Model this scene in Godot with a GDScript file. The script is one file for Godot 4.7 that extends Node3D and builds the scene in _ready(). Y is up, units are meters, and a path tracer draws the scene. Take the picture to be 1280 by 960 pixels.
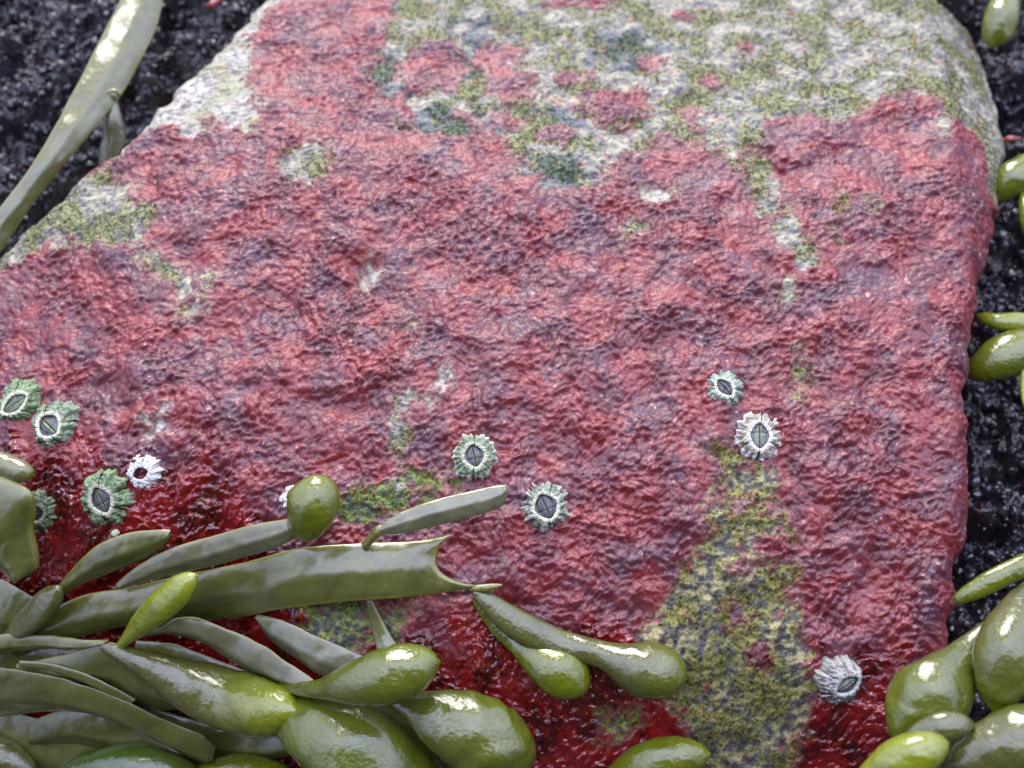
extends Node3D
# A red crusted shore rock with barnacles, bladder wrack round it, on wet black grit.
# Lengths below are millimetres in the frame of the rock's face: x to the right, y out of the face, z down the face.
const MM := 0.001
const SLOPE := 22.0                       # the rock's face leans towards the viewer by this many degrees
var tilt := Transform3D(Basis(Vector3.RIGHT, deg_to_rad(SLOPE)), Vector3.ZERO)
var names := {}
var rng := RandomNumberGenerator.new()


func V(x: float, y: float, z: float) -> Vector3:
	return Vector3(x, y, z)


# ---------------------------------------------------------------- objects
func numbered(called: String) -> String:
	var k: int = names.get(called, 0)
	names[called] = k + 1
	return called if k == 0 else "%s_%03d" % [called, k]


func thing(called: String, label: String, category: String, base: Vector3, group := "") -> Node3D:
	var o := Node3D.new()
	o.name = numbered(called)
	add_child(o)
	o.transform = tilt * Transform3D(Basis(), base * MM)
	o.set_meta("label", label)
	o.set_meta("category", category)
	o.set_meta("base", base)
	if group:
		o.set_meta("group", group)
	return o


func part(called: String, mesh: Mesh, m: Material, parent: Node) -> MeshInstance3D:
	var o := MeshInstance3D.new()
	o.name = called
	o.mesh = mesh
	for s in mesh.get_surface_count():
		if m:
			o.set_surface_override_material(s, m)
	parent.add_child(o, true)
	return o


func arrays_mesh(v: PackedVector3Array, nn: PackedVector3Array, c: PackedColorArray, ix: PackedInt32Array) -> ArrayMesh:
	var a := []
	a.resize(Mesh.ARRAY_MAX)
	a[Mesh.ARRAY_VERTEX] = v
	a[Mesh.ARRAY_NORMAL] = nn
	if c.size():
		a[Mesh.ARRAY_COLOR] = c
	a[Mesh.ARRAY_INDEX] = ix
	var me := ArrayMesh.new()
	me.add_surface_from_arrays(Mesh.PRIMITIVE_TRIANGLES, a)
	return me


func noise(seed_: int, frequency: float, octaves := 3, type := FastNoiseLite.TYPE_SIMPLEX_SMOOTH) -> FastNoiseLite:
	var n := FastNoiseLite.new()
	n.seed = seed_
	n.noise_type = type
	n.frequency = frequency
	n.fractal_type = FastNoiseLite.FRACTAL_FBM if octaves > 1 else FastNoiseLite.FRACTAL_NONE
	n.fractal_octaves = octaves
	return n


func noise_texture(seed_: int, frequency: float, octaves: int, size := 512) -> NoiseTexture2D:
	var t := NoiseTexture2D.new()
	t.width = size
	t.height = size
	t.seamless = true
	t.noise = noise(seed_, frequency, octaves)
	return t


func material(called: String, roughness: float, specular := 0.5) -> StandardMaterial3D:
	var m := StandardMaterial3D.new()
	m.resource_name = called
	m.roughness = roughness
	m.metallic_specular = specular
	m.vertex_color_use_as_albedo = true
	return m


func relief(m: StandardMaterial3D, t: Texture2D, per_metre: float, depth_mm: float) -> void:
	m.uv1_triplanar = true
	m.uv1_scale = Vector3.ONE * per_metre
	m.heightmap_enabled = true
	m.heightmap_texture = t
	m.heightmap_scale = depth_mm * 0.1


# ---------------------------------------------------------------- the rock's large form
func soft(t: float, k: float) -> float:
	if t <= 0.0:
		return 0.0
	return t * t / (2.0 * k) if t < k else t - k / 2.0


func brow(x: float) -> float:
	return 8.0 + 27.0 * smoothstep(-48.0, -22.0, x) + 4.0 * smoothstep(30.0, 60.0, x)


func macro(x: float, z: float) -> float:
	return -0.30 * soft(-24.0 - z, 30.0) - 0.32 * soft(z + 8.0, 36.0) - 0.62 * soft(z - brow(x), 14.0) - 0.30 * soft(-45.0 - x, 25.0) - 0.85 * soft(x - (68.0 - 0.14 * z), 5.0)


func macro_normal(x: float, z: float) -> Vector3:
	return Vector3(macro(x - 0.5, z) - macro(x + 0.5, z), 1.0, macro(x, z - 0.5) - macro(x, z + 0.5)).normalized()


func polygon_distance(p: Vector2, poly: PackedVector2Array) -> float:
	var best := 1e9
	var inside := false
	var j := poly.size() - 1
	for i in poly.size():
		var a := poly[i]
		var b := poly[j]
		var e := b - a
		var w := p - a
		best = minf(best, (w - e * clampf(w.dot(e) / e.length_squared(), 0.0, 1.0)).length_squared())
		if (a.y > p.y) != (b.y > p.y) and p.x < (b.x - a.x) * (p.y - a.y) / (b.y - a.y) + a.x:
			inside = not inside
		j = i
	return sqrt(best) if inside else -sqrt(best)


func flat(list: Array) -> PackedVector2Array:
	var p := PackedVector2Array()
	for i in range(0, list.size(), 2):
		p.append(Vector2(list[i], list[i + 1]))
	return p


# outline of the rock seen from above its face
var outline := flat([
	-107.9, -12.33, -97.5, -22.43, -89.59, -29.67, -83.42, -37.18, -78.2, -43.19, -72.91, -47.54, -66.43, -59.21, -60.83, -70.58, -53.67, -84.62, -48.03, -96.01, -37.46, -112.44,
	28.07, -123.01, 77.76, -113.14, 88.06, -99.32, 96.2, -93.89, 100.08, -86.67, 101.29, -77.49, 96.6, -62.62, 89.78, -47.6, 84.01, -33.76, 78.78, -22.07,
	74.98, -11.52, 71.9, -2.33, 71.24, 6.03, 71.24, 13.72, 69.94, 22.5, 67.1, 31.3, 66.12, 38.09, 62.87, 44.61, 55.96, 55.87, 51.3, 64.58, -40.27, 66.47, -96.73, 63.57])

# bare stone and green growth where the red crust is missing: [tone, polygon]; tone 0 pale, 1 grey green, 2 olive, 3 vivid green
var bare_polygons := [
	[1, flat([-26.4, -126.86, -23.33, -86.67, -25.05, -75.94, -24.98, -67.09, -20.29, -63.43, -17.13, -54.08, -11.29, -50.55, -4.25, -51.85, 0, -46.39, 1.37, -40.76, 6.78, -36.59, 12.91, -37.3, 17.93, -42.65, 22.25, -45.58, 26.78, -50.12, 32.22, -48.02, 37.92, -42.65, 43.09, -47.61, 45.96, -54.08, 52.97, -54.99, 59.86, -53.63, 65.18, -58.69, 73.07, -61.52, 77.13, -60.14, 75.29, -48.84, 80.42, -56.21, 84.71, -54.06, 85.43, -48.81, 84.91, -40.11, 95.86, -41.44, 113.87, -113.96])],
	[0, flat([-41.4, -104.12, -46.81, -88.93, -50.01, -81.4, -49.56, -72.23, -47.43, -61.08, -42.64, -52.73, -47.3, -50.58, -54.23, -55.04, -56.4, -49.14, -60.89, -53.3, -65.58, -53.83, -69.78, -48.36, -76.64, -50.6, -56.64, -105.22])],
	[1, flat([-71.41, -45.9, -66.45, -39.75, -61.09, -34.22, -60.59, -27.21, -56.61, -22.17, -50.54, -18.48, -48.45, -18.72, -51, -14.35, -54.27, -16.29, -55.96, -19.09, -60.67, -21.64, -63.34, -25.67, -73.37, -28.66, -79.54, -29.17, -85.24, -26.96, -90.93, -24.44, -98.39, -22.54, -96.3, -33.78, -83.46, -46.04])],
	[2, flat([32.52, 12.03, 39.45, 13.26, 41.93, 19.85, 43.47, 26.8, 43.55, 35.85, 45.3, 43.5, 45.12, 48.72, 42.17, 53.84, 39.74, 60.17, 27.4, 60.12, 26.39, 51.65, 24.4, 46.5, 19.19, 36.96, 23.09, 32.47, 28.04, 25.66, 29.9, 19.85])],
]
# [x, z, half width, half height, tone]
var bare_spots := [
	[-35.16, -42.65, 4.69, 5.17, 1], [-51.83, -13.5, 2.19, 1.71, 0], [-22.97, -19.87, 1.17, 2.3, 0], [-16.8, 3.17, 1.12, 1.92, 1], [-17.02, 8.68, 1.6, 4.63, 1], [-13.44, 15.56, 5.13, 2.43, 3], [-22.85, 19.85, 5.59, 2.95, 3], [-18.88, 17.72, 4.39, 2.69, 3], [-16, -7.01, 0.89, 1.82, 0], [-11.83, 2.78, 0.75, 0.82, 0], [-10.82, -2.56, 0.75, 1.67, 0],
	[-23.28, -68.32, 3.28, 6.59, 1.5], [-11.4, -53.63, 8.55, 4.09, 1.5], [-7.64, -75.94, 3.36, 10.11, 1.5], [8.23, -40.76, 6.31, 3.94, 1.5], [22.91, -75.94, 7.64, 6.07, 1.2], [8.56, -54.08, 3.43, 3.15, 1.5],
	[41.43, -40.76, 3.29, 6.05, 1], [43.17, -34.5, 2.7, 3.87, 1], [45.81, -27.87, 2.66, 4.98, 1], [47.56, -22.9, 2.36, 2.9, 1], [54.55, -30.79, 1.07, 3.54, 2], [44.8, -17.48, 1.3, 2.58, 0], [24.39, -36.24, 2.98, 2.09, 0], [21.55, -28.68, 2.93, 1.47, 1], [45.21, -1.74, 1.76, 3.6, 2], [33.4, 11.66, 3.93, 1.9, 2], [-25.2, 36.05, 8.4, 3.71, 3], [15.79, 49.07, 3.16, 1.88, 3], [-54.91, 5.9, 1.74, 2.19, 0], [-49.21, -18.44, 1.56, 1.44, 0], [-56.82, 4.77, 1, 1.1, 0], [60.17, -34.5, 0.67, 1.19, 1]]
# islands of red inside the bare ground
var red_spots := [
	[-14.84, -69.82, 6.45, 7.11], [-2.42, -72.85, 4.54, 6.34], [0, -63.92, 3.98, 4.87], [15.18, -91.44, 6.07, 2.12], [11.13, -66.6, 2.82, 2.46], [18.8, -58.22, 5.79, 5.27], [26.36, -71.33, 1.96, 1.5], [7.05, -50.12, 2.82, 1.87], [36.21, -65.13, 1.48, 1.47], [44.22, -75.42, 1.22, 1.18], [33.47, -87.23, 1.42, 1.39], [0, -53.63, 2.28, 1.57], [-9.15, -54.54, 1.29, 1.26], [-4.97, -52.73, 1.28, 1.1], [31.64, -53.63, 1.28, 2.2], [8.69, -58.69, 1.74, 1.44],
	[40.14, 25.43, 2.66, 2.27], [33.93, 27.03, 0.85, 0.8], [33.88, 33.83, 1.08, 1.19], [38.65, 19.85, 1.34, 1.07], [34.64, 19.85, 0.97, 0.94], [42.11, 31.91, 0.96, 1.33], [36.92, 39.69, 0.84, 0.93]]


var grid_x0 := -125.0
var grid_z0 := -130.0
var grid_w := 500
var grid_h := 430
const CELL := 0.5
var edge_field := PackedFloat32Array()
var bare_field := PackedFloat32Array()
var tone_field := PackedFloat32Array()
var dent_field := PackedFloat32Array()
# hollows and steps of the face: [x, z, half width, half height, depth]
var hollows := [[-53.19, -21.92, 5.91, 5.07, 1.3], [-37.16, -11.31, 5.13, 9.9, 1], [-23.26, -20.48, 2.35, 3.17, 1.5], [26.78, -9.15, 8.93, 4.78, 0.8], [-65.99, -0.64, 7.61, 3.64, 0.9], [8.86, -38.38, 7.5, 2.71, 1], [-24.89, 3.17, 8.71, 2.75, 0.9], [57.31, 2.52, 4.98, 9.62, 0.7], [49.38, -40.76, 6.17, 1.97, 0.9], [52.65, 39.43, 2.87, 1.19, 1.8], [31.98, -59.86, 7.27, 2.25, 1.2], [56.51, -75.94, 9.16, 2.02, 0.9], [-3.13, -83.93, 9.38, 3.45, 0.7], [-10.48, -21.69, 10.48, 3.76, 0.6], [14.77, 10.18, 8.61, 2.72, 0.6], [-63.45, -39.57, 2.76, 4.57, 0.9]]


func fill_fields() -> void:
	edge_field.resize(grid_w * grid_h)
	bare_field.resize(grid_w * grid_h)
	tone_field.resize(grid_w * grid_h)
	dent_field.resize(grid_w * grid_h)
	for s in hollows:
		for j in range(maxi(0, int((s[1] - 2.2 * s[3] - grid_z0) / CELL)), mini(grid_h, int((s[1] + 2.2 * s[3] - grid_z0) / CELL))):
			for i in range(maxi(0, int((s[0] - 2.2 * s[2] - grid_x0) / CELL)), mini(grid_w, int((s[0] + 2.2 * s[2] - grid_x0) / CELL))):
				var q := Vector2((grid_x0 + i * CELL - s[0]) / s[2], (grid_z0 + j * CELL - s[1]) / s[3])
				dent_field[j * grid_w + i] += s[4] * exp(-q.length_squared() * 1.4)
	for j in grid_h:
		for i in grid_w:
			var k := j * grid_w + i
			if i % 4 == 0 and j % 4 == 0:
				edge_field[k] = polygon_distance(Vector2(grid_x0 + i * CELL, grid_z0 + j * CELL), outline)
			bare_field[k] = -30.0
	for j in grid_h:
		for i in grid_w:
			if i % 4 == 0 and j % 4 == 0:
				continue
			var i0 := i - i % 4
			var j0 := j - j % 4
			var i1 := mini(i0 + 4, (grid_w - 1) / 4 * 4)
			var j1 := mini(j0 + 4, (grid_h - 1) / 4 * 4)
			var fx := (i % 4) * 0.25
			edge_field[j * grid_w + i] = lerpf(lerpf(edge_field[j0 * grid_w + i0], edge_field[j0 * grid_w + i1], fx), lerpf(edge_field[j1 * grid_w + i0], edge_field[j1 * grid_w + i1], fx), (j % 4) * 0.25)
	for entry in bare_polygons:
		var poly: PackedVector2Array = entry[1]
		var box := Rect2(poly[0], Vector2.ZERO)
		for p in poly:
			box = box.expand(p)
		box = box.grow(6.0)
		stamp(box, func(p: Vector2) -> float: return polygon_distance(p, poly), entry[0], false)
	for s in bare_spots:
		var c := Vector2(s[0], s[1])
		var r := Vector2(s[2], s[3])
		stamp(Rect2(c - r, r * 2.0).grow(6.0), func(p: Vector2) -> float: return (1.0 - ((p - c) / r).length()) * minf(r.x, r.y), s[4], false)
	for s in red_spots:
		var c := Vector2(s[0], s[1])
		var r := Vector2(s[2], s[3])
		stamp(Rect2(c - r, r * 2.0).grow(4.0), func(p: Vector2) -> float: return -(1.0 - ((p - c) / r).length()) * minf(r.x, r.y), 0, true)


func stamp(box: Rect2, f: Callable, tone: float, island: bool) -> void:
	var i0 := maxi(0, int((box.position.x - grid_x0) / CELL))
	var j0 := maxi(0, int((box.position.y - grid_z0) / CELL))
	var i1 := mini(grid_w - 1, int((box.end.x - grid_x0) / CELL))
	var j1 := mini(grid_h - 1, int((box.end.y - grid_z0) / CELL))
	for j in range(j0, j1 + 1):
		for i in range(i0, i1 + 1):
			var d: float = f.call(Vector2(grid_x0 + i * CELL, grid_z0 + j * CELL))
			var k := j * grid_w + i
			if island:
				bare_field[k] = minf(bare_field[k], d)
			else:
				if d > minf(bare_field[k], 0.0):
					tone_field[k] = tone
				bare_field[k] = maxf(bare_field[k], d)


func sample(field: PackedFloat32Array, x: float, z: float) -> float:
	var fx := clampf((x - grid_x0) / CELL, 0.0, grid_w - 1.001)
	var fz := clampf((z - grid_z0) / CELL, 0.0, grid_h - 1.001)
	var i := int(fx)
	var j := int(fz)
	fx -= i
	fz -= j
	var k := j * grid_w + i
	return lerpf(lerpf(field[k], field[k + 1], fx), lerpf(field[k + grid_w], field[k + grid_w + 1], fx), fz)


func build_rock() -> void:
	fill_fields()
	var step := 0.175
	var x0 := -104.0
	var z0 := -104.0
	var w := int(200.0 / step)
	var h := int(182.0 / step)
	var swell := noise(11, 0.04, 3)
	var lumps := noise(12, 0.14, 2)
	var ridges := noise(13, 0.66, 2)
	var beads := noise(23, 0.92, 2, FastNoiseLite.TYPE_CELLULAR)
	beads.fractal_type = FastNoiseLite.FRACTAL_NONE
	beads.cellular_distance_function = FastNoiseLite.DISTANCE_EUCLIDEAN_SQUARED
	var grain := noise(14, 1.8, 2)
	var warp := noise(15, 0.10, 2)
	var patch := noise(16, 0.055, 4)
	var hue := noise(17, 0.11, 4)
	var fleck := noise(18, 0.5, 4)
	var crumbs := noise(19, 0.9, 2, FastNoiseLite.TYPE_CELLULAR)
	var edge_noise := noise(20, 0.16, 4)
	var v := PackedVector3Array()
	var c := PackedColorArray()
	var tufts := []                                   # where short green algae stand: [place, greenness, vivid]
	var kind := PackedByteArray()                     # 0 damp red crust, 1 wet red crust, 2 bare stone with green growth, 3 buried
	v.resize(w * h)
	c.resize(w * h)
	kind.resize(w * h)
	for j in h:
		var z := z0 + j * step
		for i in w:
			var x := x0 + i * step
			var k := j * w + i
			var d := sample(edge_field, x, z)
			if d < -7.0:
				kind[k] = 3
				v[k] = Vector3(x, -60, z)
				continue
			var big := swell.get_noise_2d(x, z)
			d += 1.6 * lumps.get_noise_2d(x * 0.8 + 70.0, z * 0.8)
			var round_edge := clampf(1.0 - d / 4.5, 0.0, 1.0)
			var wx := x + 1.2 * warp.get_noise_2d(x, z)
			var wz := z + 1.2 * warp.get_noise_2d(x + 40.0, z - 30.0)
			var y := macro(x, z) + 1.5 * big - 2.0 * round_edge * round_edge - sample(dent_field, x + 3.0 * (wx - x), z + 2.0 * (wz - z))
			if d < 0.0:
				y += d * 9.0
			var bare := sample(bare_field, x, z) + 2.6 * edge_noise.get_noise_2d(x, z) + 1.3 * fleck.get_noise_2d(x + 30.0, z)
			var l := lumps.get_noise_2d(wx * 0.9, wz * 1.05)
			var r := ridges.get_noise_2d(wx * 0.82 + wz * 0.1, wz * 1.12)
			var g := grain.get_noise_2d(x, z)
			var wet := z - brow(x) + 5.0 * big - 1.5
			if bare > 0.0:
				kind[k] = 2
				var cell := crumbs.get_noise_2d(wx, wz)
				y += 0.9 * l + 0.35 * r + 0.10 * g - 0.30 * cell - 0.2 * minf(bare, 1.0)
				var tone := sample(tone_field, x + 5.0 * warp.get_noise_2d(x * 2.0, z * 2.0), z + 5.0 * warp.get_noise_2d(x * 2.0 - 50.0, z * 2.0))
				var n1 := hue.get_noise_2d(x, z)
				var n2 := fleck.get_noise_2d(x, z)
				var n3 := patch.get_noise_2d(x * 1.6, z * 1.6)
				var stone := Color(0.21, 0.20, 0.17)
				var cream := Color(0.36, 0.33, 0.21)
				var green := Color(0.19, 0.20, 0.050)
				var dark := Color(0.06, 0.07, 0.07)
				if tone > 2.5:
					stone = Color(0.10, 0.105, 0.09)
					cream = Color(0.17, 0.19, 0.04)
					green = Color(0.14, 0.21, 0.012)
					dark = Color(0.03, 0.04, 0.02)
				elif tone > 1.7:
					stone = Color(0.13, 0.125, 0.11)
					cream = Color(0.34, 0.30, 0.13)
					green = Color(0.19, 0.18, 0.02)
					dark = Color(0.035, 0.035, 0.025)
				elif tone > 1.2:
					stone = Color(0.085, 0.10, 0.105)
					cream = Color(0.17, 0.18, 0.16)
					green = Color(0.09, 0.125, 0.045)
				elif tone < 0.5:
					stone = Color(0.31, 0.29, 0.25)
					cream = Color(0.48, 0.44, 0.35)
				var col := stone.lerp(cream, smoothstep(-0.25, 0.6, n2 - 0.4 * n1))
				col = col.lerp(green, smoothstep(-0.30 if tone > 1.5 else -0.12, 0.45, n1 + 0.4 * n3 + 0.5 * n2 - 0.15 * cell) * (0.5 if tone < 0.5 else 0.75))
				col = col.lerp(dark, smoothstep(0.10, 0.5, -n2 - 0.5 * n1 - 0.2 * cell) * (0.75 if tone > 1.5 else 0.35))
				col = col.lerp(Color(0.36, 0.07, 0.06), smoothstep(0.40, 0.6, fleck.get_noise_2d(x * 0.6 + 90.0, z * 0.6)) * 0.5)
				if tone > 0.7 and n1 + 0.4 * n3 + 0.5 * n2 > -0.10 and rng.randf() < 0.22:
					tufts.append([Vector3(x, y, z), n1, tone])
				c[k] = col.lerp(Color(0.20, 0.03, 0.03), (1.0 - smoothstep(0.0, 1.3, bare + 1.2 * n2)) * 0.6)
			else:
				kind[k] = 1 if wet > 2.0 + 8.0 * hue.get_noise_2d(x * 1.4, z * 1.4) + 5.0 * fleck.get_noise_2d(x, z) else 0
				y += 0.75 * l + lerpf(0.7, 1.3, smoothstep(-0.3, 0.4, patch.get_noise_2d(x + 80.0, z))) * (0.34 * r - 0.42 * beads.get_noise_2d(x, z)) + 0.05 * g
				var p := patch.get_noise_2d(x * 1.7, z * 1.9)
				var t := hue.get_noise_2d(wx, wz)
				var f := fleck.get_noise_2d(x, z)
				var red := Color(0.165, 0.010, 0.011).lerp(Color(0.09, 0.005, 0.008), smoothstep(-0.3, 0.4, t))
				red = red.lerp(Color(0.070, 0.026, 0.040), smoothstep(-0.15, 0.6, p - 0.3 * r + 0.3 * f) * 0.8)
				red = red.lerp(Color(0.24, 0.034, 0.026), smoothstep(0.15, 0.5, f - 0.4 * t) * 0.6)
				if kind[k] == 1:
					y += 0.10 * r - 0.15 * beads.get_noise_2d(x + 33.0, z)
					red = Color(0.19, 0.009, 0.009).lerp(Color(0.06, 0.004, 0.006), smoothstep(-0.25, 0.35, t + 0.5 * p)).lerp(Color(0.26, 0.022, 0.007), smoothstep(0.2, 0.5, f + 0.3 * t) * 0.7)
				if f > 0.56 and p > 0.0:
					red = Color(0.36, 0.22, 0.18)
				c[k] = red.lerp(Color(0.19, 0.15, 0.10), smoothstep(-1.3, 0.0, bare - 0.9 * absf(f)) * 0.45)
			v[k] = Vector3(x, y, z)
	var nn := PackedVector3Array()
	nn.resize(w * h)
	for j in h:
		for i in w:
			var k := j * w + i
			var a := v[mini(i + 1, w - 1) + j * w] - v[maxi(i - 1, 0) + j * w]
			var b := v[i + mini(j + 1, h - 1) * w] - v[i + maxi(j - 1, 0) * w]
			nn[k] = b.cross(a).normalized()
	for k in w * h:
		v[k] *= MM
	var rock := thing("rock", "large flat-faced rock coated in patchy red crust, filling most of the picture", "rock", Vector3.ZERO)
	var fine := noise_texture(31, 0.045, 2)
	var damp := material("damp_red_crust", 0.50, 0.63)
	var wet_m := material("wet_red_crust", 0.13, 0.62)
	relief(wet_m, fine, 45.0, 0.14)
	var stone_m := material("bare_stone", 0.62, 0.5)
	relief(stone_m, fine, 70.0, 0.18)
	var names_of := ["red_crust", "wet_red_crust", "bare_stone"]
	var mats := [damp, wet_m, stone_m]
	for s in 3:
		var place := PackedInt32Array()
		place.resize(w * h)
		place.fill(-1)
		var v2 := PackedVector3Array()
		var n2 := PackedVector3Array()
		var c2 := PackedColorArray()
		var ix := PackedInt32Array()
		for j in h - 1:
			for i in w - 1:
				var k := j * w + i
				if kind[k] != s or kind[k + 1] == 3 or kind[k + w] == 3 or kind[k + w + 1] == 3:
					continue
				for q in [k, k + 1, k + w, k + 1, k + w + 1, k + w]:
					if place[q] < 0:
						place[q] = v2.size()
						v2.append(v[q])
						n2.append(nn[q])
						c2.append(c[q])
					ix.append(place[q])
		part(names_of[s], arrays_mesh(v2, n2, c2, ix), mats[s], rock)
	grow_algae(rock, tufts)
	rock.get_node("wet_red_crust").set_meta("label", "dark glossy wet part of the red crust")
	rock.get_node("bare_stone").set_meta("label", "grey stone with yellow green algae where the crust is missing")


func grow_algae(rock: Node3D, tufts: Array) -> void:
	var v := PackedVector3Array()
	var nn := PackedVector3Array()
	var ix := PackedInt32Array()
	for k in 5:                                         # one tuft: five short curling threads
		var a := TAU * k / 5.0 + 0.3
		var out := Vector3(cos(a), 0, sin(a))
		var side := Vector3(-sin(a), 0, cos(a))
		var b := v.size()
		for i in 4:
			var t := i / 3.0
			var p := out * (0.12 + 0.55 * t * t) + Vector3.UP * (0.55 * t - 0.18 * t * t)
			var w := 0.13 * (1.0 - 0.75 * t)
			v.append_array([p - side * w, p + side * w])
			var n := (Vector3.UP + out * 0.5).normalized()
			nn.append_array([n, n])
			if i < 3:
				ix.append_array([b + i * 2, b + i * 2 + 1, b + i * 2 + 2, b + i * 2 + 1, b + i * 2 + 3, b + i * 2 + 2])
	var m := material("green_algae", 0.6, 0.5)
	m.cull_mode = BaseMaterial3D.CULL_DISABLED
	m.backlight_enabled = true
	m.backlight = Color(0.5, 0.5, 0.3)
	var many := MultiMesh.new()
	many.transform_format = MultiMesh.TRANSFORM_3D
	many.use_colors = true
	many.mesh = arrays_mesh(v, nn, PackedColorArray(), ix)
	many.mesh.surface_set_material(0, m)
	many.instance_count = tufts.size()
	for k in tufts.size():
		var size := rng.randf_range(0.18, 0.5) * MM
		var turn := Basis.from_euler(Vector3(rng.randf_range(-0.5, 0.5), rng.randf() * TAU, rng.randf_range(-0.5, 0.5)))
		many.set_instance_transform(k, Transform3D(turn.scaled(Vector3.ONE * size), (tufts[k][0] - Vector3(0, 0.05, 0)) * MM))
		var col := Color(0.22, 0.23, 0.06).lerp(Color(0.42, 0.40, 0.16), rng.randf())
		if tufts[k][2] > 2.5:
			col = Color(0.10, 0.19, 0.010).lerp(Color(0.24, 0.30, 0.02), rng.randf())
		elif tufts[k][2] > 1.7:
			col = Color(0.20, 0.19, 0.015).lerp(Color(0.40, 0.34, 0.07), rng.randf())
		elif tufts[k][2] > 1.2:
			col = Color(0.08, 0.12, 0.05).lerp(Color(0.16, 0.19, 0.10), rng.randf())
		many.set_instance_color(k, col)
	var o := MultiMeshInstance3D.new()
	o.name = "green_algae"
	o.multimesh = many
	rock.add_child(o)
	o.set_meta("kind", "stuff")


# ---------------------------------------------------------------- ground of black grit
func axis(fine: Array) -> PackedFloat32Array:
	var a := PackedFloat32Array()
	for q in [-60000.0, -25000.0, -10000.0, -4000.0, -1800.0, -900.0, -500.0, -320.0, -220.0]:
		a.append(q)
	var p := -170.0
	while p < 150.0:
		a.append(p)
		var s := 6.0
		for f in fine:
			if p >= f[0] and p < f[1]:
				s = f[2]
		p += s
	for q in [170.0, 220.0, 320.0, 500.0, 900.0, 1800.0, 4000.0, 10000.0, 25000.0, 60000.0]:
		a.append(q)
	return a


var grit_a := noise(41, 0.05, 3)
var grit_b := noise(42, 0.35, 2, FastNoiseLite.TYPE_CELLULAR)
var grit_c := noise(43, 0.9, 2)


func ground_height(x: float, z: float) -> float:
	var y := -34.0 - 20.0 * smoothstep(0.0, 45.0, z) * (1.0 - smoothstep(0.0, 50.0, x)) * (1.0 - smoothstep(110.0, 155.0, z))
	var t := tan(deg_to_rad(SLOPE))
	if z > 160.0:
		y += (z - 160.0) * t
	elif z < -160.0:
		y += (z + 160.0) * t
	var near := 1.0 - smoothstep(150.0, 400.0, maxf(absf(x), absf(z)))
	if near > 0.0:
		y += near * (11.0 * grit_a.get_noise_2d(x, z) - 4.0 * grit_b.get_noise_2d(x, z) + 0.9 * grit_c.get_noise_2d(x, z))
	return y


func build_ground() -> void:
	var xs := axis([[-170.0, -130.0, 1.0], [-130.0, -25.0, 0.5], [55.0, 112.0, 0.4], [112.0, 150.0, 1.0]])
	var zs := axis([[-140.0, 70.0, 0.5]])
	var w := xs.size()
	var h := zs.size()
	var tint := noise(44, 0.25, 3)
	var v := PackedVector3Array()
	var nn := PackedVector3Array()
	var c := PackedColorArray()
	var ix := PackedInt32Array()
	for j in h:
		for i in w:
			v.append(Vector3(xs[i], ground_height(xs[i], zs[j]), zs[j]))
			var t := tint.get_noise_2d(xs[i], zs[j])
			c.append(Color(0.006, 0.006, 0.008).lerp(Color(0.02, 0.02, 0.024), smoothstep(0.0, 0.5, t)).lerp(Color(0.035, 0.012, 0.012), smoothstep(0.15, 0.5, -t)))
	for j in h:
		for i in w:
			var a := v[mini(i + 1, w - 1) + j * w] - v[maxi(i - 1, 0) + j * w]
			var b := v[i + mini(j + 1, h - 1) * w] - v[i + maxi(j - 1, 0) * w]
			nn.append(b.cross(a).normalized())
			if i < w - 1 and j < h - 1:
				var k := j * w + i
				ix.append_array([k, k + 1, k + w, k + 1, k + w + 1, k + w])
	for k in v.size():
		v[k] *= MM
	var m := material("wet_black_ground", 0.22, 0.6)
	m.clearcoat_enabled = true
	m.clearcoat = 0.3
	m.clearcoat_roughness = 0.1
	relief(m, noise_texture(45, 0.06, 3), 60.0, 0.3)
	var o := MeshInstance3D.new()
	o.name = "ground"
	o.mesh = arrays_mesh(v, nn, c, ix)
	o.set_surface_override_material(0, m)
	add_child(o)
	o.transform = tilt
	o.set_meta("kind", "structure")


# the dark boulder behind the viewer, which the wet weed mirrors
func build_boulder() -> void:
	var n := noise(47, 0.9, 5)
	var s := SphereMesh.new()
	s.radius = 1.0
	s.height = 2.0
	s.radial_segments = 96
	s.rings = 48
	var a := s.get_mesh_arrays()
	var v: PackedVector3Array = a[Mesh.ARRAY_VERTEX]
	var c := PackedColorArray()
	for k in v.size():
		var e := n.get_noise_3dv(v[k] * 1.3)
		v[k] = Vector3(v[k].x * 0.75, v[k].y * 0.80, v[k].z * 0.34) * (1.0 + 0.28 * e)
		c.append(Color(0.03, 0.03, 0.032).lerp(Color(0.07, 0.065, 0.05), smoothstep(-0.2, 0.4, n.get_noise_3dv(v[k] * 9.0))))
	a[Mesh.ARRAY_VERTEX] = v
	a[Mesh.ARRAY_COLOR] = c
	var me := ArrayMesh.new()
	me.add_surface_from_arrays(Mesh.PRIMITIVE_TRIANGLES, a)
	var st := SurfaceTool.new()
	st.create_from(me, 0)
	st.generate_normals()
	var o := thing("shore_boulder", "big dark boulder standing on the shore behind the viewer", "boulder", Vector3.ZERO)
	o.transform = Transform3D(Basis(), Vector3(0.05, 0.06, 0.70))
	part("stone", st.commit(), material("dark_boulder", 0.7, 0.4), o)


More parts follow.
